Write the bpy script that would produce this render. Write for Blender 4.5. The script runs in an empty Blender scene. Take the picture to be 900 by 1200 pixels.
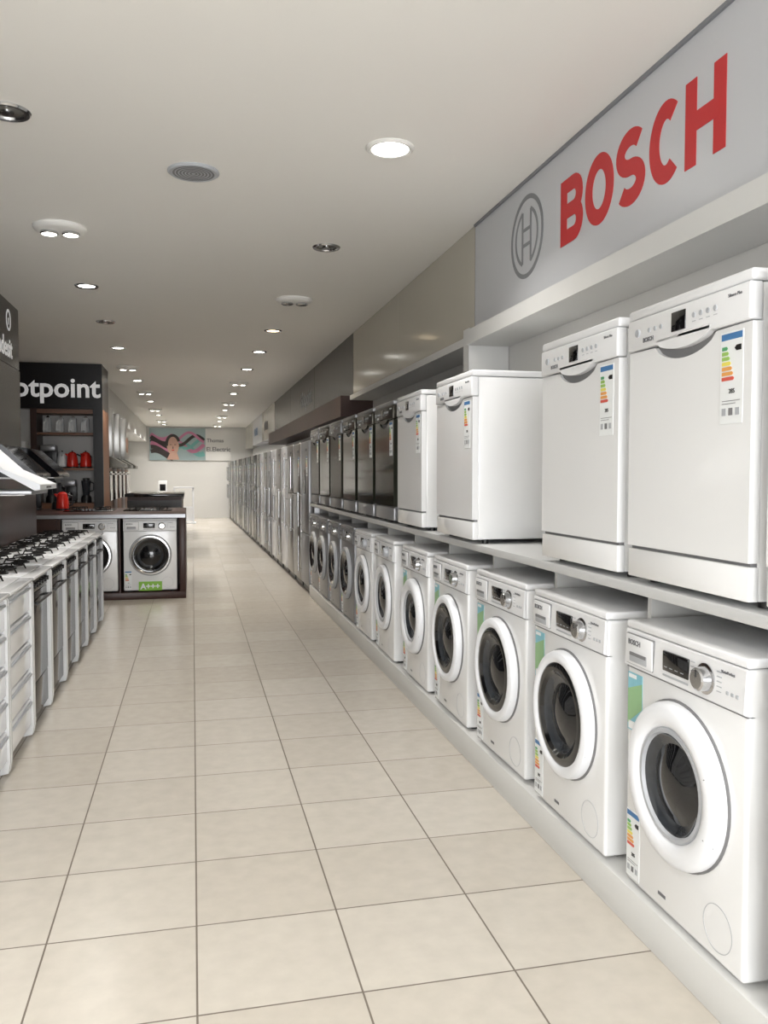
import bpy, bmesh, math, random
from mathutils import Matrix, Vector
random.seed(4)
S=bpy.context.scene
COL=S.collection
S.view_settings.view_transform='Standard'
S.view_settings.exposure=0.0

# ------------------------------------------------------------ materials
def srgb(c):
    return tuple(((x/255)/12.92 if x/255<=0.04045 else ((x/255+0.055)/1.055)**2.4) for x in c)+(1,)
def mat(name,rgb,rough=0.5,metal=0.0,var=0.03,scale=6.0,emit=None,estr=0,coat=0.0,aniso=False,spec=0.5):
    m=bpy.data.materials.new(name); m.use_nodes=True
    nt=m.node_tree; b=nt.nodes['Principled BSDF']
    c=srgb(rgb)
    tc=nt.nodes.new('ShaderNodeTexCoord')
    nz=nt.nodes.new('ShaderNodeTexNoise'); nz.inputs['Scale'].default_value=scale; nz.inputs['Detail'].default_value=3
    mp=nt.nodes.new('ShaderNodeMapping')
    if aniso: mp.inputs['Scale'].default_value=(60,60,0.6)
    nt.links.new(tc.outputs['Object'],mp.inputs['Vector']); nt.links.new(mp.outputs[0],nz.inputs['Vector'])
    mx=nt.nodes.new('ShaderNodeMix'); mx.data_type='RGBA'
    mx.inputs[6].default_value=tuple(max(0,v*(1-var)) for v in c[:3])+(1,)
    mx.inputs[7].default_value=tuple(min(1,v*(1+var)) for v in c[:3])+(1,)
    nt.links.new(nz.outputs['Fac'],mx.inputs[0]); nt.links.new(mx.outputs[2],b.inputs['Base Color'])
    b.inputs['Roughness'].default_value=rough; b.inputs['Metallic'].default_value=metal
    b.inputs['Specular IOR Level'].default_value=spec
    b.inputs['Coat Weight'].default_value=coat; b.inputs['Coat Roughness'].default_value=0.06
    if emit:
        b.inputs['Emission Color'].default_value=srgb(emit); b.inputs['Emission Strength'].default_value=estr
    return m
M={}
M['white']=mat('appliance_white',(229,230,231),0.22,coat=0.5,var=0.01)
M['white2']=mat('appliance_white_plastic',(224,225,227),0.33,var=0.01)
M['ring']=mat('door_ring_white',(230,232,236),0.28,var=0.01)
M['seam']=mat('seam_grey',(120,120,122),0.6)
M['lgrey']=mat('light_grey_plastic',(172,175,180),0.4)
M['black']=mat('black_plastic',(20,20,22),0.35)
M['gloss']=mat('black_gloss',(14,14,16),0.08,coat=0.5)
M['glassd']=mat('door_glass_dark',(20,21,24),0.05,coat=0.3)
M['glassm']=mat('door_glass_mid',(50,53,57),0.12,coat=0.3,var=0.3,scale=25)
M['chrome']=mat('chrome',(205,206,208),0.15,1.0)
M['steel']=mat('brushed_steel',(176,175,172),0.3,0.9,var=0.12,aniso=True)
M['silver']=mat('silver_paint',(146,147,150),0.3,0.5)
M['dsteel']=mat('dark_steel',(80,77,70),0.25,0.8,var=0.12,aniso=True)
M['olive']=mat('smoked_olive_glass',(34,36,28),0.1,coat=0.5)
M['bglass']=mat('brown_oven_glass',(40,34,33),0.14,spec=0.2)
M['shelf']=mat('shelf_laminate',(190,191,191),0.4,var=0.03)
M['plat']=mat('platform_laminate',(208,208,206),0.45,var=0.02)
M['wallw']=mat('wall_paint',(214,213,210),0.6,var=0.02,scale=2)
M['ceil']=mat('ceiling_paint',(232,230,225),0.75,var=0.01,scale=1.2)
M['bosch']=mat('sign_panel_silver',(194,196,200),0.36,0.1,var=0.03,scale=1)
M['beige']=mat('sign_panel_beige',(184,180,168),0.14,0.0,var=0.02,scale=1)
M['darkp']=mat('sign_panel_dark',(42,39,38),0.22,var=0.05,spec=0.3)
M['blackp']=mat('sign_panel_black',(24,22,23),0.3,var=0.05,spec=0.3)
M['brown']=mat('brown_laminate',(62,42,37),0.35,var=0.15,aniso=True,spec=0.3)
M['wood']=mat('wood_panel',(118,82,60),0.45,var=0.25,aniso=True)
M['red']=mat('sign_red',(188,38,42),0.5,var=0.01)
M['redk']=mat('red_enamel',(200,42,32),0.25)
M['grey']=mat('sign_grey',(124,126,130),0.5)
M['txt']=mat('print_grey',(105,106,110),0.6)
M['wtxt']=mat('white_letters',(240,240,240),0.5,emit=(240,240,240),estr=0.25)
M['paper']=mat('label_paper',(228,231,232),0.5)
M['blue']=mat('label_blue',(70,120,172),0.5)
M['g1']=mat('label_green',(84,158,108),0.5); M['g2']=mat('label_lime',(152,190,98),0.5)
M['y1']=mat('label_yellow',(228,216,98),0.5); M['o1']=mat('label_orange',(222,158,86),0.5)
M['r1']=mat('label_red',(204,88,74),0.5)
M['g3']=mat('class_sticker_green',(130,185,60),0.5)
M['teal']=mat('sticker_teal',(130,186,200),0.4,var=0.15,scale=20); M['sgreen']=mat('sticker_green',(142,180,134),0.4)
M['iron']=mat('cast_iron',(22,21,20),0.6,spec=0.2)
M['lit']=mat('lamp_lit',(255,253,246),0.5,emit=(255,253,244),estr=18)
M['litw']=mat('lamp_lit_warm',(255,240,214),0.5,emit=(255,228,186),estr=9)
M['bulboff']=mat('lamp_off',(120,118,112),0.2,0.5)
M['frost']=mat('frosted_cover',(225,224,220),0.5)
M['posterside']=mat('poster_margin',(150,168,170),0.4,var=0.1,scale=1.5)
M['skin']=mat('poster_skin',(196,158,140),0.5,var=0.08); M['hair']=mat('poster_hair',(52,44,42),0.5,var=0.3)
M['pteal']=mat('poster_teal',(110,168,164),0.5,var=0.1); M['ppink']=mat('poster_pink',(190,120,150),0.5,var=0.15)

def floor_mat():
    m=bpy.data.materials.new('floor_ceramic_tiles'); m.use_nodes=True
    nt=m.node_tree; b=nt.nodes['Principled BSDF']; L=nt.links.new
    tc=nt.nodes.new('ShaderNodeTexCoord'); mp=nt.nodes.new('ShaderNodeMapping')
    mp.inputs['Location'].default_value=(0.0+0.0025+45,-0.40+0.0025+45,0)
    L(tc.outputs['Object'],mp.inputs['Vector'])
    br=nt.nodes.new('ShaderNodeTexBrick'); br.offset=0; br.squash=1
    br.inputs['Scale'].default_value=1; br.inputs['Brick Width'].default_value=0.45; br.inputs['Row Height'].default_value=0.45
    br.inputs['Mortar Size'].default_value=0.0032; br.inputs['Mortar Smooth'].default_value=0.2; br.inputs['Bias'].default_value=0
    br.inputs['Color1'].default_value=srgb((199,193,183)); br.inputs['Color2'].default_value=srgb((191,184,173))
    br.inputs['Mortar'].default_value=srgb((114,105,95))
    L(mp.outputs[0],br.inputs['Vector'])
    nz=nt.nodes.new('ShaderNodeTexNoise'); nz.inputs['Scale'].default_value=14; nz.inputs['Detail'].default_value=8
    L(tc.outputs['Object'],nz.inputs['Vector'])
    rp=nt.nodes.new('ShaderNodeMapRange'); rp.inputs['From Min'].default_value=0.3; rp.inputs['From Max'].default_value=0.7
    rp.inputs['To Min'].default_value=0.94; rp.inputs['To Max'].default_value=1.03
    L(nz.outputs['Fac'],rp.inputs['Value'])
    vm=nt.nodes.new('ShaderNodeVectorMath'); vm.operation='SCALE'
    L(br.outputs['Color'],vm.inputs[0]); L(rp.outputs[0],vm.inputs['Scale']); L(vm.outputs[0],b.inputs['Base Color'])
    rr=nt.nodes.new('ShaderNodeMapRange'); rr.inputs['To Min'].default_value=0.24; rr.inputs['To Max'].default_value=0.7
    L(br.outputs['Fac'],rr.inputs['Value']); L(rr.outputs[0],b.inputs['Roughness'])
    bp=nt.nodes.new('ShaderNodeBump'); bp.invert=True; bp.inputs['Strength'].default_value=0.4; bp.inputs['Distance'].default_value=0.003
    L(br.outputs['Fac'],bp.inputs['Height']); L(bp.outputs[0],b.inputs['Normal'])
    return m
M['floor']=floor_mat()

# ------------------------------------------------------------ builder
class B:
    def __init__(s): s.bm=bmesh.new(); s.mats=[]
    def mi(s,m):
        if m not in s.mats: s.mats.append(m)
        return s.mats.index(m)
    def merge(s,b2,m,mx=None):
        me=bpy.data.meshes.new('tmp'); b2.to_mesh(me); b2.free()
        if mx is not None: me.transform(mx)
        n=len(s.bm.faces); s.bm.from_mesh(me); bpy.data.meshes.remove(me)
        s.bm.faces.ensure_lookup_table(); i=s.mi(m)
        for f in s.bm.faces[n:]: f.material_index=i
    def box(s,x0,x1,y0,y1,z0,z1,m,bev=0,seg=2,mx=None):
        b=bmesh.new(); bmesh.ops.create_cube(b,size=1)
        bmesh.ops.scale(b,vec=(x1-x0,y1-y0,z1-z0),verts=b.verts)
        bmesh.ops.translate(b,vec=((x0+x1)/2,(y0+y1)/2,(z0+z1)/2),verts=b.verts)
        if bev>0: bmesh.ops.bevel(b,geom=b.edges[:],offset=bev,segments=seg,affect='EDGES',profile=0.5)
        s.merge(b,m,mx)
    def lathe(s,prof,c,m,axis='y',n=40,cap=True,sx=1.0,rot=0.0):
        b=bmesh.new(); rings=[]
        for r,h in prof:
            if r<1e-6:
                p=(c[0],c[1]-h,c[2]) if axis=='y' else (c[0],c[1],c[2]+h)
                rings.append([b.verts.new(p)])
            else:
                rg=[]
                for k in range(n):
                    a=2*math.pi*k/n+rot; u=r*math.cos(a)*sx; v=r*math.sin(a)
                    p=(c[0]+u,c[1]-h,c[2]+v) if axis=='y' else (c[0]+u,c[1]+v,c[2]+h)
                    rg.append(b.verts.new(p))
                rings.append(rg)
        for A,Bq in zip(rings,rings[1:]):
            for k in range(n):
                k2=(k+1)%n
                if len(A)==1 and len(Bq)==1: continue
                if len(A)==1: b.faces.new((A[0],Bq[k],Bq[k2]))
                elif len(Bq)==1: b.faces.new((A[k],A[k2],Bq[0]))
                else: b.faces.new((A[k],A[k2],Bq[k2],Bq[k]))
        bmesh.ops.recalc_face_normals(b,faces=b.faces)
        d=Vector((0,-1,0)) if axis=='y' else None
        if d is not None:
            t=sum((f.normal.dot(d)*f.calc_area() for f in b.faces))
            if t<0: bmesh.ops.reverse_faces(b,faces=b.faces)
        s.merge(b,m)
    def cyl(s,c,r,h,m,axis='y',n=24):
        s.lathe([(0,0),(r,0),(r,h*0.88),(r*0.94,h),(0,h)],c,m,axis,n)
    def tube(s,p0,p1,r,m,n=10):
        p0=Vector(p0);p1=Vector(p1);d=p1-p0
        b=bmesh.new(); bmesh.ops.create_cone(b,cap_ends=True,segments=n,radius1=r,radius2=r,depth=d.length)
        mx=Matrix.Translation((p0+p1)/2)@d.to_track_quat('Z','Y').to_matrix().to_4x4()
        s.merge(b,m,mx)
    def prism(s,pts,a,b_,m,axis='x'):
        b=bmesh.new()
        f=(lambda p,t:(t,p[0],p[1])) if axis=='x' else ((lambda p,t:(p[0],t,p[1])) if axis=='y' else (lambda p,t:(p[0],p[1],t)))
        v0=[b.verts.new(f(p,a)) for p in pts]; v1=[b.verts.new(f(p,b_)) for p in pts]
        b.faces.new(v0); b.faces.new(v1[::-1]); n=len(pts)
        for k in range(n): b.faces.new((v0[k],v0[(k+1)%n],v1[(k+1)%n],v1[k]))
        bmesh.ops.recalc_face_normals(b,faces=b.faces)
        s.merge(b,m)
    def ribbon(s,pts,w,y,m,closed=False,th=0.002):
        n=len(pts); P=[Vector((p[0],p[1])) for p in pts]; b=bmesh.new(); q=[]
        for i in range(n):
            a=P[(i-1)%n] if (closed or i>0) else P[i]; c=P[(i+1)%n] if (closed or i<n-1) else P[i]
            t=(c-a).normalized(); nn=Vector((-t.y,t.x))*w/2
            l=P[i]+nn; r=P[i]-nn
            q.append([b.verts.new((l.x,y-th,l.y)),b.verts.new((r.x,y-th,r.y)),b.verts.new((r.x,y,r.y)),b.verts.new((l.x,y,l.y))])
        for i in range(n if closed else n-1):
            A=q[i];C=q[(i+1)%n]
            for k in range(2): b.faces.new((A[k],A[k+1],C[k+1],C[k]))
            b.faces.new((A[3],A[0],C[0],C[3]))
        if not closed:
            b.faces.new(q[0]); b.faces.new(q[-1][::-1])
        bmesh.ops.recalc_face_normals(b,faces=b.faces)
        s.merge(b,m)
    def text(s,t,size,x,z,y,m,bold=0.0,align='LEFT',wscale=1.0,th=0.001):
        cu=bpy.data.curves.new('t','FONT'); cu.body=t; cu.size=size; cu.offset=bold; cu.extrude=th; cu.align_x=align; cu.resolution_u=3
        o=bpy.data.objects.new('t',cu); COL.objects.link(o)
        dg=bpy.context.evaluated_depsgraph_get(); me=bpy.data.meshes.new_from_object(o.evaluated_get(dg))
        mx=Matrix(((wscale,0,0,x),(0,0,-1,y),(0,1,0,z),(0,0,0,1)))
        me.transform(mx)
        n=len(s.bm.faces); s.bm.from_mesh(me); s.bm.faces.ensure_lookup_table(); i=s.mi(m)
        for f in s.bm.faces[n:]: f.material_index=i
        bpy.data.objects.remove(o); bpy.data.curves.remove(cu); bpy.data.meshes.remove(me)
    def mesh(s,name):
        for f in s.bm.faces: f.smooth=True
        for e in s.bm.edges:
            if len(e.link_faces)==2:
                if e.calc_face_angle(3.2)>math.radians(38): e.smooth=False
        me=bpy.data.meshes.new(name); s.bm.to_mesh(me); s.bm.free()
        for m in s.mats: me.materials.append(M[m])
        return me
def put(me,name,loc=(0,0,0),rz=0,parent=None):
    o=bpy.data.objects.new(name,me); COL.objects.link(o); o.location=loc; o.rotation_euler=(0,0,math.radians(rz))
    if parent: o.parent=parent
    return o
def simple(name,*boxes):
    b=B()
    for bx in boxes: b.box(*bx)
    return put(b.mesh(name),name)

# ------------------------------------------------------------ room
simple('floor',(-3.2,2.2,-3.6,28.2,-0.1,0,'floor'))
simple('ceiling',(-3.2,2.2,-3.6,28.2,3.0,3.15,'ceil'))
simple('wall_right',(1.97,2.2,-3.6,28.2,0,3.0,'wallw'))
simple('wall_far',(-2.0,1.97,28.0,28.2,0,3.0,'wallw'))
simple('wall_left',(-1.85,-1.63,-3.6,8.54,0,3.0,'wallw'))
simple('wall_recess',(-3.2,-3.0,8.54,13.3,0,3.0,'wallw'))
simple('wall_return',(-3.2,-1.85,8.34,8.54,0,3.0,'wallw'))
simple('wall_rear_left',(-2.2,-2.0,13.5,28.2,0,3.0,'wallw'))
simple('wall_back_return',(-3.2,-2.0,13.3,13.5,0,3.0,'wallw'))
simple('window_1',(-1.63,1.97,-3.58,-3.5,2.9,3.0,'lgrey'),(-1.63,1.97,-3.58,-3.5,0,0.08,'lgrey'),
       (-1.63,-1.57,-3.58,-3.5,0.08,2.9,'lgrey'),(1.91,1.97,-3.58,-3.5,0.08,2.9,'lgrey'),
       (-0.45,-0.39,-3.58,-3.5,0.08,2.9,'lgrey'),(0.75,0.81,-3.58,-3.5,0.08,2.9,'lgrey'))

# ---------- right hand fascia / signs
def arc(cx,cz,rx,rz,a0,a1,n=16):
    return [(cx+rx*math.cos(math.radians(a0+(a1-a0)*i/n)),cz+rz*math.sin(math.radians(a0+(a1-a0)*i/n))) for i in range(n+1)]
b=B()
b.box(-4.99,3.0,0,0.225,2.34,3.0,'bosch')
b.box(-4.994,-4.99,-0.002,0.2,2.34,3.0,'seam')
b.box(-4.99,3.0,-0.012,0.0,2.985,3.0,'grey')
H=0.305; w=0.068; z0=2.53
def letter(ch,x,W):
    zt=z0+H-w/2; zb=z0+w/2; zm=(zt+zb)/2; xl=x+w/2; xr=x+W-w/2
    if ch=='B':
        r=(zt-zm)/2
        b.ribbon([(xl,z0),(xl,z0+H)],w,0,'red')
        b.ribbon([(xl,zt)]+arc(xr-r-0.005,zm+r,r,r,90,-90,12)+[(xl,zm)],w,-0.0005,'red')
        b.ribbon([(xl,zm)]+arc(xr-r,zb+r,r,r,90,-90,12)+[(xl,zb)],w,-0.001,'red')
    if ch=='O': b.ribbon(arc((xl+xr)/2,zm,(xr-xl)/2,(zt-zb)/2,0,360,40)[:-1],w,0,'red',closed=True)
    if ch=='C': b.ribbon(arc((xl+xr)/2+0.01,zm,(xr-xl)/2,(zt-zb)/2,52,308,32),w,0,'red')
    if ch=='S':
        rr=(zt-zm)/2; cx=(xl+xr)/2; a=(xr-xl)/2
        b.ribbon(arc(cx,zm+rr,a,rr,35,270,22)+arc(cx,zb+rr,a,rr,90,-145,22)[1:],w,0,'red')
    if ch=='H':
        b.ribbon([(xl,z0),(xl,z0+H)],w,0,'red'); b.ribbon([(xr,z0),(xr,z0+H)],w,0,'red')
        b.ribbon([(xl,zm),(xr,zm)],w,-0.0005,'red')
xs=-3.75
for ch,W_ in (('B',0.235),('O',0.26),('S',0.23),('C',0.23),('H',0.235)):
    letter(ch,xs,W_); xs+=W_+0.020
ec=(-4.17,2.70)
b.ribbon(arc(ec[0],ec[1],0.205,0.205,0,360,48)[:-1],0.024,0,'grey',closed=True)
for sg in (-1,1):
    b.ribbon([(ec[0]+sg*0.055,ec[1]-0.135),(ec[0]+sg*0.055,ec[1]+0.135)],0.02,0,'grey')
    b.ribbon([(ec[0]-0.055,ec[1]+sg*0.04),(ec[0]+0.055,ec[1]+sg*0.04)],0.018,-0.0005,'grey')
    b.ribbon([(ec[0]+sg*0.055,ec[1]-0.135)]+arc(ec[0],ec[1],0.145*sg,0.145,-60,60,16)+[(ec[0]+sg*0.055,ec[1]+0.135)],0.018,-0.001,'grey')
put(b.mesh('m'),'brand_sign_panel',(1.74,0,0),-90)
simple('trim_1',(1.68,1.965,-3.0,4.99,2.25,2.34,'plat'))
simple('partition_column',(1.70,1.965,4.99,5.10,1.99,2.36,'plat'))
b=B()
b.box(1.74,1.965,4.995,7.0,2.31,2.998,'beige'); b.box(1.74,1.965,7.004,9.04,2.31,2.998,'beige')
b.box(1.70,1.965,5.1,9.04,2.26,2.31,'plat')
put(b.mesh('m'),'beige_fascia_panel')
b=B()
for k in range(3): b.box(-12.04-3*k+0.004,-9.05-3*k,0,0.225,2.31,3.0,'darkp')
b.text('Hotpoint',0.34,-13.6,2.52,-0.003,'lgrey',bold=0.004)
b.box(-18.0,-9.06,-.14,.225,2.08,2.31,'brown')
put(b.mesh('m'),'dark_fascia_sign',(1.74,0,0),-90)
b=B()
for k in range(3): b.box(-21.35-3.33*k+0.01,-18.05-3.33*k,0,0.225,2.28,3.0,'beige' if k!=1 else 'bosch')
b.text('SIEMENS',0.3,-20.8,2.52,-0.003,'txt'); b.text('PROFILO',0.3,-24.0,2.52,-0.003,'blue')
put(b.mesh('m'),'rear_fascia_sign',(1.74,0,0),-90)

# ---------- washers
def energy(b,x,z,w,h,y=0.0,m=1):
    b.box(x,x+w,y-0.0012,y,z,z+h,'paper')
    b.box(x+w*.04,x+w*.96,y-0.0018,y-0.001,z+h*.91,z+h*.98,'blue')
    cols=['g1','g2','g2','y1','o1','o1','r1']
    for i,c in enumerate(cols):
        zt=z+h*(.84-.055*i); b.prism([(x+w*.08,zt),(x+w*(.28+.05*i),zt),(x+w*(.33+.05*i),zt-h*.02),(x+w*(.28+.05*i),zt-h*.04),(x+w*.08,zt-h*.04)],y-0.0025,y-0.001,c,axis='y')
    b.prism([(x+w*.92,z+h*.84),(x+w*.72,z+h*.84),(x+w*.64,z+h*.81),(x+w*.72,z+h*.78),(x+w*.92,z+h*.78)],y-0.0025,y-0.001,'black',axis='y')
    b.text('285',h*.07,x+w*.4,z+h*.33,y-0.0015,'black')
    for i in range(3): b.box(x+w*(.1+.3*i),x+w*(.28+.3*i),y-0.002,y-0.001,z+h*.09,z+h*.17,'lgrey' if i!=1 else 'seam')
    b.box(x+w*.1,x+w*.9,y-0.002,y-0.001,z+h*.245,z+h*.252,'seam'); b.box(x+w*.1,x+w*.7,y-0.002,y-0.001,z+h*.215,z+h*.222,'seam')
def washer(style):
    b=B(); body='white' if style!='silver' else 'silver'; body2='white2' if style!='silver' else 'silver'
    b.box(-.298,.298,0,.56,.015,.822,body,.012,3)
    b.box(-.30,.30,-.004,.575,.824,.85,body2,.008,3)
    b.box(-.298,.298,-.001,.02,.7,.703,'seam')
    b.prism([(0,.704),(-.012,.71),(-.006,.82),(0,.823)],-.296,.296,body2,'x')
    b.box(-.285,-.125,-.0135,-.0,.715,.812,'seam',.004)
    b.box(-.283,-.127,-.0165,-.002,.717,.810,body2,.005)
    b.box(-.26,-.155,-.0175,-.01,.725,.758,'lgrey',.004); b.box(-.255,-.16,-.0185,-.012,.746,.756,'seam')
    b.text('BOSCH',.022,-.265,.78,-.0168,'txt',bold=.0006)
    b.box(-.075,.055,-.0135,-.003,.738,.797,'gloss',.003)
    for i in range(4): b.box(-.065+i*.028,-.05+i*.028,-.0142,-.013,.75,.752,'lgrey')
    b.box(-.075,.055,-.0125,-.005,.722,.729,'lgrey',.002)
    b.lathe([(0.042,0),(.042,.003),(.034,.005),(.031,.027),(.026,.031),(0,.031)],(.132,-.009,.762),'chrome' if style!='slim' else 'lgrey',n=32)
    b.box(.1305,.1335,-.0415,-.039,.768,.788,'black')
    for i in range(6):
        b.box(.182,.182+.02,-.0108,-.006,.728+i*.013,.7305+i*.013,'lgrey')
        b.box(.062,.08,-.0108,-.006,.728+i*.013,.7305+i*.013,'lgrey')
    for i in range(3): b.box(.222+i*.02,.234+i*.02,-.0118,-.006,.742,.752,'lgrey',.002)
    b.text('VarioPerfect',.011,.20,.795,-.0095,'txt')
    c=(0.0,0,.425)
    R=.233
    b.lathe([(R+.006,0),(R+.006,.004),(R,.006)],c,'seam',n=56)
    if style=='wide':
        b.lathe([(R,0),(R,.02),(R-.006,.034),(R-.02,.042),(R-.045,.044),(R-.064,.038),(R-.072,.028)],c,'ring',n=56)
        r=R-.072
        b.lathe([(r,.028),(r-.004,.034),(r-.014,.034),(r-.018,.024)],c,'lgrey',n=56); r-=.018
        b.lathe([(r,.024),(r-.01,.014),(r-.03,.008)],c,'glassm',n=56)
    elif style=='black':
        b.lathe([(R,0),(R,.02),(R-.006,.036),(R-.02,.044),(R-.036,.042),(R-.044,.034)],c,'ring',n=56)
        r=R-.044
        b.lathe([(r,.034),(r-.01,.038),(r-.03,.038),(r-.042,.026)],c,'gloss',n=56); r-=.042
        b.lathe([(r,.026),(r-.012,.014),(r-.035,.008)],c,'glassm',n=56); r-=.005
    elif style in('silver','counter'):
        b.lathe([(R,0),(R,.02),(R-.01,.034),(R-.025,.036),(R-.035,.028)],c,'lgrey' if style=='silver' else 'chrome',n=56)
        r=R-.035
        b.lathe([(r,.028),(r-.006,.032),(r-.032,.03),(r-.05,.02)],c,'gloss',n=56); r-=.05
        b.lathe([(r,.02),(r-.012,.012),(r-.03,.008)],c,'glassm',n=56)
    else:
        b.lathe([(R,0),(R,.018),(R-.008,.03),(R-.03,.034),(R-.05,.028),(R-.055,.022)],c,'ring',n=56)
        r=R-.055
        b.lathe([(r,.022),(r-.006,.028),(r-.02,.028),(r-.028,.018)],c,'lgrey',n=56); r-=.028
        b.lathe([(r,.018),(r-.012,.012),(r-.03,.008)],c,'glassm',n=56)
    r-=.03
    b.lathe([(r,.008),(r-.02,.012),(r-.05,.024),(.03,.03),(0,.031)],c,'glassd',n=56)
    if style in('wide','black'):
        for a in(-24,24):
            ca,sa=math.cos(math.radians(a)),math.sin(math.radians(a))
            b.tube((c[0]+(R-.035)*ca,-.0435,c[2]+(R-.035)*sa),(c[0]+(R-.004)*ca,-.030,c[2]+(R-.004)*sa),.0014,'seam',6)
    b.ribbon(arc(.19,.105,.062,.062,0,360,36)[:-1],.0018,0,'lgrey',closed=True,th=.001)
    b.box(-.10,-.06,-.001,0,.055,.065,'txt')
    if style in('wide','black'):
        b.box(-.291,-.205,-.0012,0,.50,.685,'teal'); b.prism([(-.29,.52),(-.206,.58),(-.206,.66),(-.29,.63)],-.002,-.001,'sgreen','y')
        b.box(-.285,-.21,-.002,-.001,.505,.53,'paper'); b.box(-.285,-.24,-.002,-.001,.668,.68,'paper')
    energy(b,-.288,.03,.078,.215)
    for x in(-.24,.24):
        for y in(.06,.5): b.cyl((x,y,0),.022,.02,'black','z',12)
    return b.mesh('washing_machine_'+style)
W={k:washer(k) for k in('wide','black','slim','silver','counter')}
FX=1.335
wl=[(1.40,'wide'),(2.08,'wide'),(2.80,'black'),(3.52,'black'),(4.26,'black'),(4.98,'wide'),(5.80,'slim'),(6.56,'slim'),(7.32,'silver'),(8.02,'silver'),(8.72,'silver'),(9.38,'silver')]
for i,(y,st) in enumerate(wl):
    put(W[st],'washing_machine',(FX+0.012+random.uniform(-.006,.006),y,0.1305),-90+random.uniform(-.7,.7))

simple('display_platform',(1.335,1.965,-1.5,9.72,0,0.13,'plat',.003))
b=B()
b.box(1.345,1.965,-1.5,9.72,1.065,1.099,'shelf',.004)
gaps=[(wl[i][0]+wl[i+1][0])/2 for i in range(len(wl)-1)]+[9.70,1.05]
for g in gaps: b.box(1.46,1.965,g-.011,g+.011,.131,1.065,'plat')
put(b.mesh('m'),'appliance_shelf')

# ---------- dishwashers
def dishwasher(style):
    b=B(); body={'white':'white','dark':'olive','steel':'dsteel'}[style]; p2={'white':'white2','dark':'dsteel','steel':'silver'}[style]
    side='white' if style=='white' else 'silver'
    b.box(-.298,.298,.03,.585,.02,.815,side,.006)
    b.box(-.30,.30,-.004,.595,.818,.848,'white2' if style=='white' else 'silver',.008,3)
    n=14
    sc=lambda t:math.sin(math.pi*t)**.6
    b.box(-.297,.297,-.008,.03,.722,.816,p2,.006,3)
    low=[(-.13+.26*i/n,.724-.028*sc(i/n)) for i in range(n+1)]
    b.prism(low+[(.13,.735),(-.13,.735)],-.008,.02,p2,'y')
    b.box(-.16,.16,.012,.03,.655,.72,'seam')
    b.prism([(-.297,.118),(.297,.118),(.297,.718)]+[(.15-.3*i/n,.716-.048*sc(i/n)) for i in range(n+1)]+[(-.297,.718)],0,.03,body,'y')
    b.box(-.297,.297,.002,.032,.02,.108,'white' if style=='white' else 'silver',.004)
    b.box(-.29,.29,.012,.03,.106,.12,'seam')
    b.box(-.05,.02,-.0105,-.004,.745,.80,'gloss',.002)
    for i in range(4):
        b.cyl((.06+i*.032,-.007,.775),.0075,.004,'lgrey','y',14)
        b.box(.052+i*.032,.068+i*.032,-.0088,-.005,.757,.759,'lgrey')
    b.cyl((-.235,-.007,.772),.012,.006,'lgrey','y',20)
    for i in range(3): b.cyl((-.17+i*.032,-.007,.772),.007,.004,'lgrey','y',14)
    b.text('BOSCH',.018,-.205,.74,-.0085,'txt' if style=='white' else 'paper',bold=.0006)
    b.text('Silence Plus',.012,.21,.79,-.0085,'txt' if style=='white' else 'paper')
    energy(b,.172,.47,.092,.235)
    for x in(-.26,.26):
        for y in(.08,.52): b.cyl((x,y,0),.018,.022,'black','z',12)
    return b.mesh('dishwasher_'+style)
D={k:dishwasher(k) for k in('white','dark','steel')}
for y,st,dx in ((1.43,'white',0),(2.09,'white',0),(2.75,'white',0.0),(4.13,'white',-0.02),(5.08,'white',-.01),(5.82,'dark',0),(6.5,'dark',0),(7.2,'dark',0),(7.9,'steel',0),(8.6,'dark',0),(9.3,'steel',0)):
    put(D[st],'dishwasher',(FX+.010+dx,y,1.10),-90+random.uniform(-.6,.6))

# ---------- fridges
def fridge(style):
    b=B(); body={'steel':'steel','white':'white','dark':'dsteel','silver':'silver'}[style]
    w=.34; H=1.84
    b.box(-w,w,.07,.61,.05,H,'silver' if style!='white' else 'white',.006)
    split=1.18 if style in('steel','dark') else .72
    b.box(-w,w,0,.065,.09,split-.005,body,.012,3); b.box(-w,w,0,.065,split+.005,H,body,.012,3)
    b.box(-w+.01,w-.01,.03,.08,.02,.085,'black')
    hm='chrome' if style!='dark' else 'silver'
    for a,c in((split-.5,split-.06),(split+.06,min(H-.1,split+.5))):
        b.tube((-w+.05,-.045,a),(-w+.05,-.045,c),.011,hm)
        for z in(a+.03,c-.03): b.tube((-w+.05,-.045,z),(-w+.05,.005,z),.008,hm)
    b.box(.1,.24,-.002,0,H-.12,H-.09,'txt')
    energy(b,.16,H-.42,.11,.24)
    if style=='silver': b.box(-.08,.08,-.003,0,1.2,1.5,'gloss',.002)
    for x in(-.28,.28):
        for y in(.12,.55): b.cyl((x,y,0),.02,.055,'black','z',10)
    return b.mesh('refrigerator_'+style)
F={k:fridge(k) for k in('steel','white','dark','silver')}
seq=['silver','steel','steel','white','steel','white','silver','steel','white','steel','dark','steel','dark','silver','dark','steel','dark','dark','steel','dark','silver','dark','steel','dark','steel']
y=10.12
for i,st in enumerate(seq):
    if y>27.6: break
    put(F[st],'refrigerator',(FX-.0-.008*i,y,0),-90)
    y+=.72

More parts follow.
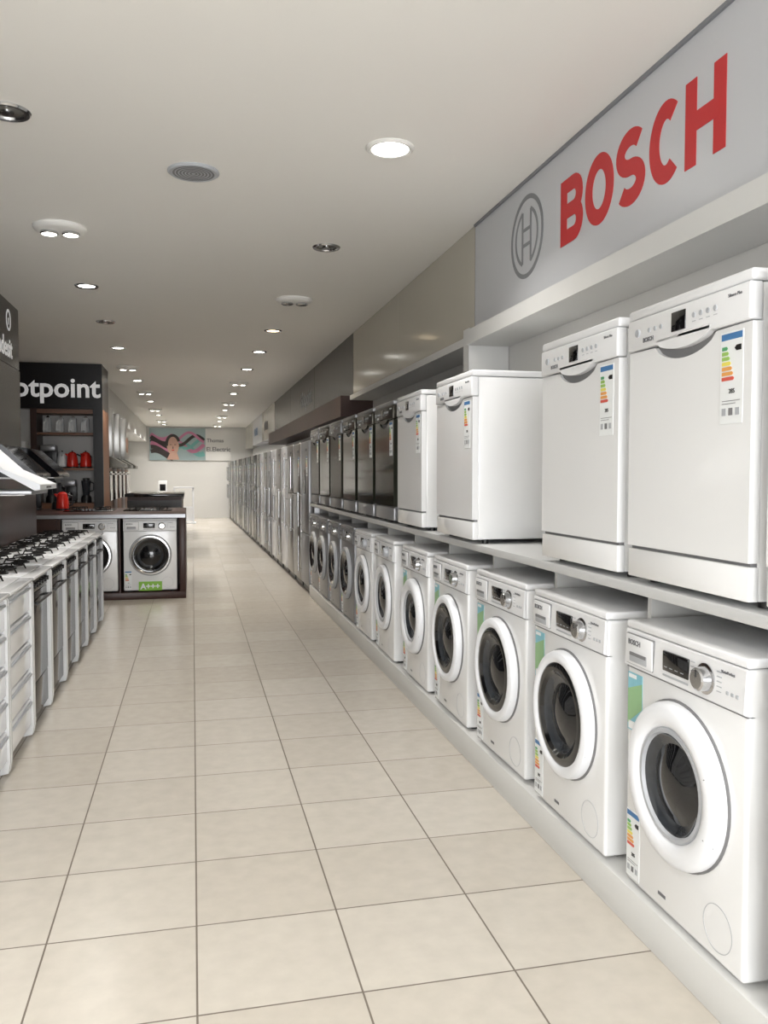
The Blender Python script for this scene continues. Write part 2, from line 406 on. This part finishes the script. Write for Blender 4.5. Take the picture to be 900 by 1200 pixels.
# ---------- cookers (left)
def cooker(style):
    b=B()
    b.box(-.297,.297,.03,.57,.06,.855,'white',.005)
    b.box(-.297,.297,.05,.56,.0,.06,'black')
    for sx in(-1,1):
        x0,x1=(-.299,-.272) if sx<0 else (.272,.299)
        b.prism([(.035,.0),(-.012,.01),(-.020,.06),(-.020,.84),(-.012,.855),(.035,.855)],x0,x1,'white','x')
    if style=='oven':
        b.box(-.271,.271,-.002,.03,.77,.852,'dsteel',.003)
        for i in range(6):
            b.lathe([(.017,0),(.017,.006),(.014,.008),(.013,.02),(0,.021)],(-.21+i*.084,-.002,.812),'black',n=18)
        b.box(-.271,.271,0,.03,.25,.765,'bglass',.004)
        b.tube((-.23,-.03,.715),(.23,-.03,.715),.008,'black')
        for x in(-.2,.2): b.tube((x,-.03,.715),(x,.004,.715),.007,'black')
        b.box(-.271,.271,.002,.03,.05,.245,'bglass',.004)
    else:
        for i in range(5):
            z=.07+i*.157
            b.box(-.271,.271,-.01,.03,z,z+.145,'white',.008,3)
            b.box(-.25,.25,-.022,-.006,z+.118,z+.130,'lgrey',.003)
    b.box(-.30,.30,-.03,.575,.857,.875,'white' ,.006,3)
    b.box(-.27,.27,.04,.52,.875,.879,'white2' ,.001)
    for (bx,by,r) in((-.13,.19,.040),(.13,.19,.032),(-.13,.41,.032),(.13,.41,.05)):
        b.lathe([(r+.015,0),(r+.015,.004),(r,.008),(r,.014),(r-.006,.018),(0,.019)],(bx,by,.879),'iron','z',20)
        for a in range(4):
            ca,sa=math.cos(a*math.pi/2),math.sin(a*math.pi/2)
            b.tube((bx+ca*.03,by+sa*.03,.905),(bx+ca*.085,by+sa*.085,.905),.0045,'iron',6)
            b.tube((bx+ca*.085,by+sa*.085,.905),(bx+ca*.098,by+sa*.098,.878),.0045,'iron',6)
    for sx in(-1,1):
        x0=sx*.13
        for yc in(.19,.41):
            q=arc(x0,yc,.088,.088,0,360,16)
            for k in range(16): b.tube((q[k][0],q[k][1],.902),(q[k+1][0],q[k+1][1],.902),.004,'iron',6)
    return b.mesh('cooker_'+style)
C={k:cooker(k) for k in('oven','drawer')}
for i,y in enumerate((3.3,3.93,4.54,5.15,5.77,6.38,6.98,7.58,8.2)):
    put(C['drawer' if i<3 else 'oven'],'gas_cooker',(-.885,y,0),90)
simple('brown_backsplash_panel',(-1.625,-1.475,2.9,8.54,0,1.52,'brown',.004))
simple('wall_cladding_grey',(-1.625,-1.60,2.9,8.54,1.525,2.42,'darkp'))
b=B()
b.box(3.0,8.54,0,.018,2.43,2.998,'darkp')
b.text('indesit',.24,7.6,2.5,-.002,'wtxt',bold=.004)
b.text('indesit',.24,5.2,2.5,-.002,'wtxt',bold=.004)
b.ribbon(arc(8.1,2.83,.085,.085,0,360,30)[:-1],.024,0,'wtxt',closed=True)
b.ribbon([(8.1,2.79),(8.1,2.85)],.02,0,'wtxt')
put(b.mesh('m'),'left_fascia_sign',(-1.605,0,0),90)
def hood(style):
    b=B()
    if style=='white':
        k=.57; z=1.36; hh=.36
        b.prism([(0,z),(0,z+.03),(.2,z+.12),(k*.8,z+hh),(k,z+hh),(k,z+hh-.05),(.03,z-.005)],-.3,.3,'ring','x')
        b.box(-.28,.28,.05,k-.02,z-.03,z-.004,'silver',.006); b.box(-.22,.22,.1,k-.08,z-.036,z-.03,'steel')
        b.box(-.11,.11,k-.22,k-.02,z+hh-.03,2.1,'steel',.004)
    else:
        k=.34; z=1.42
        b.prism([(0,z),(0,z+.02),(k*.7,z+.24),(k,z+.26),(k,z),(.03,z-.005)],-.3,.3,'gloss','x')
        b.box(-.26,.26,.05,k-.03,z-.014,z,'steel')
    b.box(-.08,.08,-.003,.0,z+.008,z+.018,'black')
    return b.mesh('range_hood_'+style)
HD={k:hood(k) for k in('white','dark')}
put(HD['white'],'range_hood',(-.875,5.5,-.01),90)
put(HD['dark'],'range_hood',(-1.13,6.9,0),90); put(HD['dark'],'range_hood',(-1.13,7.95,0),90)

# ---------- counter with two washers facing camera
b=B()
b.box(-2.7,-.09,9.9,11.7,.935,.985,'brown',.004); b.box(-2.7,-.088,9.885,9.9,.94,.98,'silver')
b.box(-.16,-.09,9.9,11.7,.08,.935,'brown',.004); b.box(-2.7,-.09,9.88,11.7,0,.08,'brown',.003)
b.box(-2.7,-.16,10.62,10.66,.08,.935,'brown'); b.box(-.837,-.817,9.92,10.62,.08,.935,'brown')
b.box(-1.50,-1.46,9.92,10.62,.08,.935,'brown'); b.box(-2.7,-1.50,9.905,9.93,.08,.935,'brown')
put(b.mesh('m'),'display_counter')
put(W['counter'],'washing_machine',(-.487,9.92,.082),0)
put(W['counter'],'washing_machine',(-1.147,9.92,.082),0)
b=B(); b.box(-.62,-.36,9.905,9.918,.095,.2,'g3'); b.text('A+++',.09,-.6,.115,9.9045,'paper',bold=.003)
put(b.mesh('m'),'energy_class_sticker')
# built-in hobs lying on the counter
def bhob():
    b=B(); b.box(-.29,.29,-.25,.25,0,.012,'gloss',.004)
    for (x,y,r) in((-.14,-.11,.05),(.14,-.11,.04),(-.14,.12,.04),(.14,.12,.055)):
        b.lathe([(r,0),(r,.008),(r-.01,.014),(0,.015)],(x,y,.012),'iron','z',18)
        b.ribbon(arc(0,0,.01,.01,0,360,6),.001,0,'iron')if False else None
        for a in range(4):
            ca,sa=math.cos(a*math.pi/2),math.sin(a*math.pi/2)
            b.tube((x+ca*.02,y+sa*.02,.045),(x+ca*.09,y+sa*.09,.045),.005,'iron',6); b.tube((x+ca*.09,y+sa*.09,.045),(x+ca*.09,y+sa*.09,.012),.005,'iron',6)
    for i in range(4): b.cyl((-.06+i*.04,-.225,.012),.014,.02,'silver','z',14)
    return b.mesh('built_in_hob')
bh=bhob()
for x in(-.55,-1.25): put(bh,'built_in_hob',(x,10.9,.986))
# ---------- niche display
b=B()
b.box(-2.98,-1.24,12.4,13.28,2.36,2.999,'blackp')
b.text('Hotpoint',.385,-2.70,2.53,12.397,'wtxt',bold=.008)
put(b.mesh('m'),'brand_display_header')
b=B()
b.box(-1.37,-1.24,12.4,12.46,0,2.36,'blackp'); b.box(-1.37,-1.24,12.46,13.28,0,2.36,'wood')
b.box(-2.2,-2.12,12.4,13.2,0,2.36,'brown'); b.box(-2.12,-1.37,12.9,12.95,0,2.36,'wallw')
b.box(-2.12,-1.37,12.42,12.9,.95,1.0,'wood')
for z in(1.0,1.5,2.0): b.box(-2.12,-1.37,12.44,12.9,z,z+.03,'wood')
b.box(-2.12,-1.37,12.44,12.9,2.3,2.36,'wood')
b.box(-2.98,-2.2,12.6,12.65,0,2.36,'wallw')
put(b.mesh('m'),'display_shelving')
def kettle(m):
    b=B(); b.lathe([(0,0),(.075,0),(.08,.02),(.07,.12),(.055,.19),(.03,.21),(0,.215)],(0,0,.02),m,'z',24)
    b.cyl((0,0,0),.085,.02,'black','z',20); b.cyl((0,0,.23),.012,.02,'black','z',10)
    b.tube((.06,0,.2),(.12,0,.17),.01,'black'); b.tube((.12,0,.17),(.12,0,.07),.01,'black'); b.tube((.12,0,.07),(.075,0,.05),.01,'black')
    b.prism([(-.05,.15),(-.1,.2),(-.09,.21),(-.04,.2)],-.02,.02,m,'y'); return b.mesh('kettle_'+m)
def iron():
    b=B(); b.prism([(-.13,0),(-.08,.05),(.1,.055),(.12,0),(.1,-.055),(-.08,-.05)],0,.012,'chrome','z')
    b.prism([(-.1,.012),(.11,.012),(.11,.06),(.0,.075),(-.06,.05)],-.04,.04,'paper','y')
    b.tube((.09,0,.05),(.09,0,.13),.013,'paper'); b.tube((.09,0,.13),(-.03,0,.12),.014,'paper'); b.tube((-.03,0,.12),(-.06,0,.06),.012,'paper')
    me=b.mesh('clothes_iron')
    me.transform(Matrix.Translation((0,0,.12))@Matrix.Rotation(math.radians(90),4,'Y'))
    return me
def coffee():
    b=B(); b.box(-.1,.1,-.12,.12,0,.03,'black',.006); b.box(-.1,.1,.03,.12,.03,.3,'black',.008); b.box(-.1,.1,-.11,.12,.24,.33,'silver',.012)
    b.lathe([(0,0),(.055,0),(.065,.05),(.05,.11),(.045,.12),(0,.12)],(0,-.045,.03),'gloss','z',20)
    b.tube((0,-.1,.13),(0,-.14,.11),.008,'black'); b.tube((0,-.14,.11),(0,-.11,.05),.008,'black'); return b.mesh('coffee_maker')
def blender_():
    b=B(); b.lathe([(0,0),(.075,0),(.07,.08),(.05,.11),(0,.11)],(0,0,0),'black','z',20)
    b.lathe([(0,0),(.045,0),(.065,.2),(.066,.21),(0,.215)],(0,0,.11),'glassm','z',20); b.cyl((0,0,.325),.05,.03,'black','z',16)
    b.tube((.06,0,.3),(.105,0,.28),.008,'black'); b.tube((.105,0,.28),(.1,0,.18),.008,'black'); b.tube((.1,0,.18),(.05,0,.16),.008,'black'); return b.mesh('table_blender')
kr,kb,ir,cm,tb=kettle('redk'),kettle('paper'),iron(),coffee(),blender_()
for i,x in enumerate((-2.0,-1.83,-1.66,-1.49)):
    put(ir,'clothes_iron',(x,12.62,2.031),250)
put(kr,'kettle',(-1.68,12.6,1.531)); put(kr,'kettle',(-1.50,12.62,1.531),60); put(cm,'coffee_maker',(-2.0,12.66,1.531)); put(kb,'kettle',(-1.83,12.7,1.531),90)
put(tb,'table_blender',(-1.5,12.62,1.031)); put(cm,'coffee_maker',(-1.74,12.66,1.031)); put(tb,'table_blender',(-1.98,12.64,1.031))
put(cm,'coffee_maker',(-2.0,11.3,.986)); put(tb,'table_blender',(-1.72,11.45,.986)); put(kr,'kettle',(-1.62,11.2,.986))
b=B(); b.box(-2.6,-2.25,12.3,12.58,1.0,1.35,'paper',.01); b.box(-2.6,-2.25,12.28,12.5,1.35,1.9,'paper',.01); b.text('HP',.15,-2.52,1.6,12.278,'txt')
b.box(-2.75,-2.21,12.2,12.59,0,1.0,'brown')
put(b.mesh('m'),'stacked_cartons')

# ---------- second island and rear left
b=B(); b.box(-1.12,-.15,14.5,17.3,1.06,1.11,'gloss',.004); b.box(-1.08,-.19,14.56,17.2,.0,1.06,'brown')
b.box(-1.08,-.19,14.54,14.56,.1,1.0,'darkp'); put(b.mesh('m'),'hob_display_island')
b=B(); b.box(-.9,-.2,18.6,21.5,.9,.95,'gloss',.004); b.box(-.86,-.24,18.64,21.4,0,.9,'darkp'); put(b.mesh('m'),'hob_display_island')
b=B()
for k in range(7):
    y0=13.7+k*1.0
    b.box(-1.995,-1.5,y0,y0+.97,.0,2.3,'wood' if k%2==0 else 'brown',.004)
    b.box(-1.5,-1.485,y0+.15,y0+.82,.95,1.5,'gloss',.004); b.box(-1.5,-1.485,y0+.15,y0+.82,1.55,1.95,'steel',.004)
    b.tube((-1.45,y0+.2,1.45),(-1.45,y0+.77,1.45),.012,'chrome')
    for t in(.22,.75): b.tube((-1.45,y0+t,1.45),(-1.49,y0+t,1.45),.009,'chrome')
put(b.mesh('m'),'built_in_oven_cabinets')
simple('trim_2',(-1.995,-1.45,13.55,27.9,2.5,2.999,'wallw'))
b=B()
for k in range(4):
    y0=21.4+k*1.5
    b.box(-1.99,-1.55,y0,y0+.9,.0,.9,'white2',.01); b.box(-1.99,-1.96,y0,y0+.9,1.3,1.9,'brown'); b.box(-1.965,-1.955,y0+.06,y0+.84,1.36,1.84,'paper')
put(b.mesh('m'),'rear_cabinets')
b=B()
for k in range(3):
    y0=13.75+k*1.3
    b.prism([(-1.48,1.55),(-1.05,1.55),(-1.05,1.6),(-1.25,1.72),(-1.48,1.74)],y0,y0+.6,'dsteel','y'); b.box(-1.48,-1.25,y0+.18,y0+.42,1.72,2.5,'steel',.003)
put(b.mesh('m'),'chimney_hood_display')
# poster: portrait with streaming hair and colour swirls
b=B(); b.box(-1.36,.42,27.95,27.995,1.9,2.95,'posterside'); b.box(.42,1.25,27.95,27.995,1.9,2.95,'wallw')
for k,(m,wd) in enumerate((('pteal',.16),('ppink',.12),('pteal',.1),('hair',.1),('ppink',.08))):
    pts=[(-.55+1.0*t/14,2.25+.1*k+.16*math.sin(t*.42+k*1.3)) for t in range(14)]
    b.ribbon(pts,wd,27.949-.0006*k,m)
for k in range(6):
    pts=[(-.62-.7*t/10,2.72-.13*k-.14*math.sin(t*.33+k*.4)) for t in range(11)]
    b.ribbon(pts,.13,27.944-.0006*k,'hair' if k%3 else 'ppink')
b.prism([(-.62+.19*math.cos(a*math.pi/12),2.38+.30*math.sin(a*math.pi/12)) for a in range(24)],27.932,27.945,'skin','y')
b.prism([(-.72,2.12),(-.5,2.16),(-.42,1.92),(-.82,1.92)],27.933,27.945,'skin','y')
b.ribbon(arc(-.62,2.42,.2,.29,20,190,14),.09,27.932,'hair')
for sx in(-.07,.07): b.box(-.62+sx-.03,-.62+sx+.03,27.929,27.933,2.4,2.42,'hair')
b.box(-.66,-.58,27.929,27.933,2.22,2.245,'redk'); b.prism([(-.64,2.28),(-.6,2.28),(-.615,2.38)],27.929,27.933,'hair','y')
b.text('Thomas',.17,.46,2.5,27.948,'txt',bold=.003); b.text('El.Electric',.2,.44,2.2,27.948,'txt',bold=.004)
put(b.mesh('m'),'wall_poster')
b=B(); b.box(-.55,-.5,24.9,24.95,0,1.05,'ring',.004); b.box(-.02,.03,24.9,24.95,0,1.05,'ring',.004); b.box(-.55,.03,24.88,24.97,1.03,1.08,'ring',.004)
b.box(-.55,.03,24.91,24.94,.45,.5,'ring'); b.box(-.5,-.02,24.92,24.93,.08,.45,'white2'); b.box(-.6,.08,24.75,25.1,0,.04,'ring',.004)
put(b.mesh('m'),'white_display_stand')
b=B(); b.box(-1.0,-.75,25.5,25.8,0,1.25,'white',.02); b.box(-.96,-.79,25.49,25.5,.9,1.15,'gloss'); b.tube((-.9,25.45,.8),(-.9,25.52,.8),.015,'chrome'); put(b.mesh('m'),'water_dispenser')

# ------------------------------------------------------------ ceiling fittings
def area(parent,size,power,col,z):
    l=bpy.data.lights.new('lamp','AREA'); l.shape='DISK'; l.size=size; l.energy=power; l.color=col; l.spread=math.radians(125)
    o=bpy.data.objects.new('lamp',l); COL.objects.link(o); o.parent=parent; o.location=(0,0,z)
def downlight(kind):
    b=B()
    if kind=='large':
        b.lathe([(.115,0),(.117,-.005),(.105,-.014),(.09,-.012),(.087,-.003)],(0,0,0),'frost','z',40)
        b.lathe([(.09,-.007),(.05,-.012),(0,-.013)],(0,0,0),'lit','z',40); return b.mesh('downlight_large')
    b.lathe([(.095,0),(.097,-.004),(.09,-.012),(.07,-.010),(.066,-.001)],(0,0,0),'chrome','z',32)
    if kind=='off':
        b.lathe([(.068,-.001),(.05,-.004),(0,-.005)],(0,0,0),'bulboff','z',24); b.cyl((0,0,-.014),.028,.012,'chrome','z',16)
    else: b.lathe([(.07,-.004),(.05,-.007),(0,-.008)],(0,0,0),kind,'z',24)
    return b.mesh('downlight_'+kind)
def twin(on):
    b=B()
    b.lathe([(.16,0),(.163,-.012),(.15,-.028),(.13,-.034),(0,-.036)],(0,0,0),'frost','z',40)
    for s in(-1,1):
        b.lathe([(.052,0),(.054,-.012),(.045,-.018)],(s*.065,0,-.034),'chrome','z',24)
        b.lathe([(.046,-.012),(.03,-.018),(0,-.02)],(s*.065,0,-.034),'lit' if on else 'bulboff','z',20)
    return b.mesh('twin_fixture')
def grille():
    b=B(); b.lathe([(.13,0),(.132,-.006),(.12,-.014),(.112,-.012),(0,-.013)],(0,0,0),'lgrey','z',36)
    for i in range(6):
        r=.106-.017*i; b.lathe([(r,-.013),(r-.003,-.0145),(r-.008,-.0145),(r-.011,-.013)],(0,0,0),'seam','z',30)
    return b.mesh('ceiling_speaker')
DL={k:downlight(k) for k in('lit','litw','off','large')}; TW=twin(True); TWo=twin(False); GR=grille()
P=13
def add(kind,x,y,k=1):
    z=3.0
    if kind in('lit','litw','off','large'):
        o=put(DL[kind],'ceiling_downlight',(x,y,z))
        if kind!='off': area(o,.12,P*k,(1,.965,.915) if kind!='litw' else (1,.88,.72),-.02)
    elif kind=='twin':
        o=put(TW,'ceiling_light_fixture',(x,y,z),0); area(o,.2,P*1.3*k,(1,.96,.90),-.07)
    elif kind=='twoff': put(TWo,'ceiling_light_fixture',(x,y,z))
    else: put(GR,'ceiling_speaker',(x,y,z))
add('large',.935,3.92); add('off',-.76,3.9); add('grille',.02,4.45); add('twin',-.80,5.62); add('off',.91,5.7)
add('twoff',.9,7.45); add('lit',-.84,7.3); add('litw',.865,9.1); add('off',-.85,8.95)
add('lit',.84,10.7); add('lit',-.88,10.75); add('twin',-.9,12.6); add('lit',.80,12.5); add('twin',.78,14.3); add('lit',-.88,14.4)
for i,yy in enumerate((16.3,18.4,20.5,22.6,24.8,26.8)):
    kk=1.1 if i<3 else 1.7
    add('lit' if i%2==0 else 'twin',.78,yy,kk); add('twin' if i%2==0 else 'lit',-.86,yy,kk)
add('lit',.9,.3); add('lit',-.8,-.2); add('lit',-.8,2.0)

# ------------------------------------------------------------ world + portal
w=bpy.data.worlds.new('world'); S.world=w; w.use_nodes=True
bg=w.node_tree.nodes['Background']; bg.inputs[0].default_value=(.965,.98,1,1); bg.inputs[1].default_value=12.0
l=bpy.data.lights.new('storefront_portal','AREA'); l.shape='RECTANGLE'; l.size=3.6; l.size_y=2.9
o=bpy.data.objects.new('storefront_portal',l); COL.objects.link(o); o.location=(.17,-3.62,1.5)
l.cycles.is_portal=True
o.rotation_euler=(math.radians(90),0,0)

# ------------------------------------------------------------ camera
cam=bpy.data.cameras.new('camera'); co=bpy.data.objects.new('camera',cam); COL.objects.link(co)
cam.sensor_width=36; cam.sensor_fit='AUTO'; cam.lens=970/1200*36; cam.clip_start=.05
co.location=(0,0,1.44); co.rotation_euler=(math.radians(90-2.6),0,math.radians(-13.0))
S.camera=co
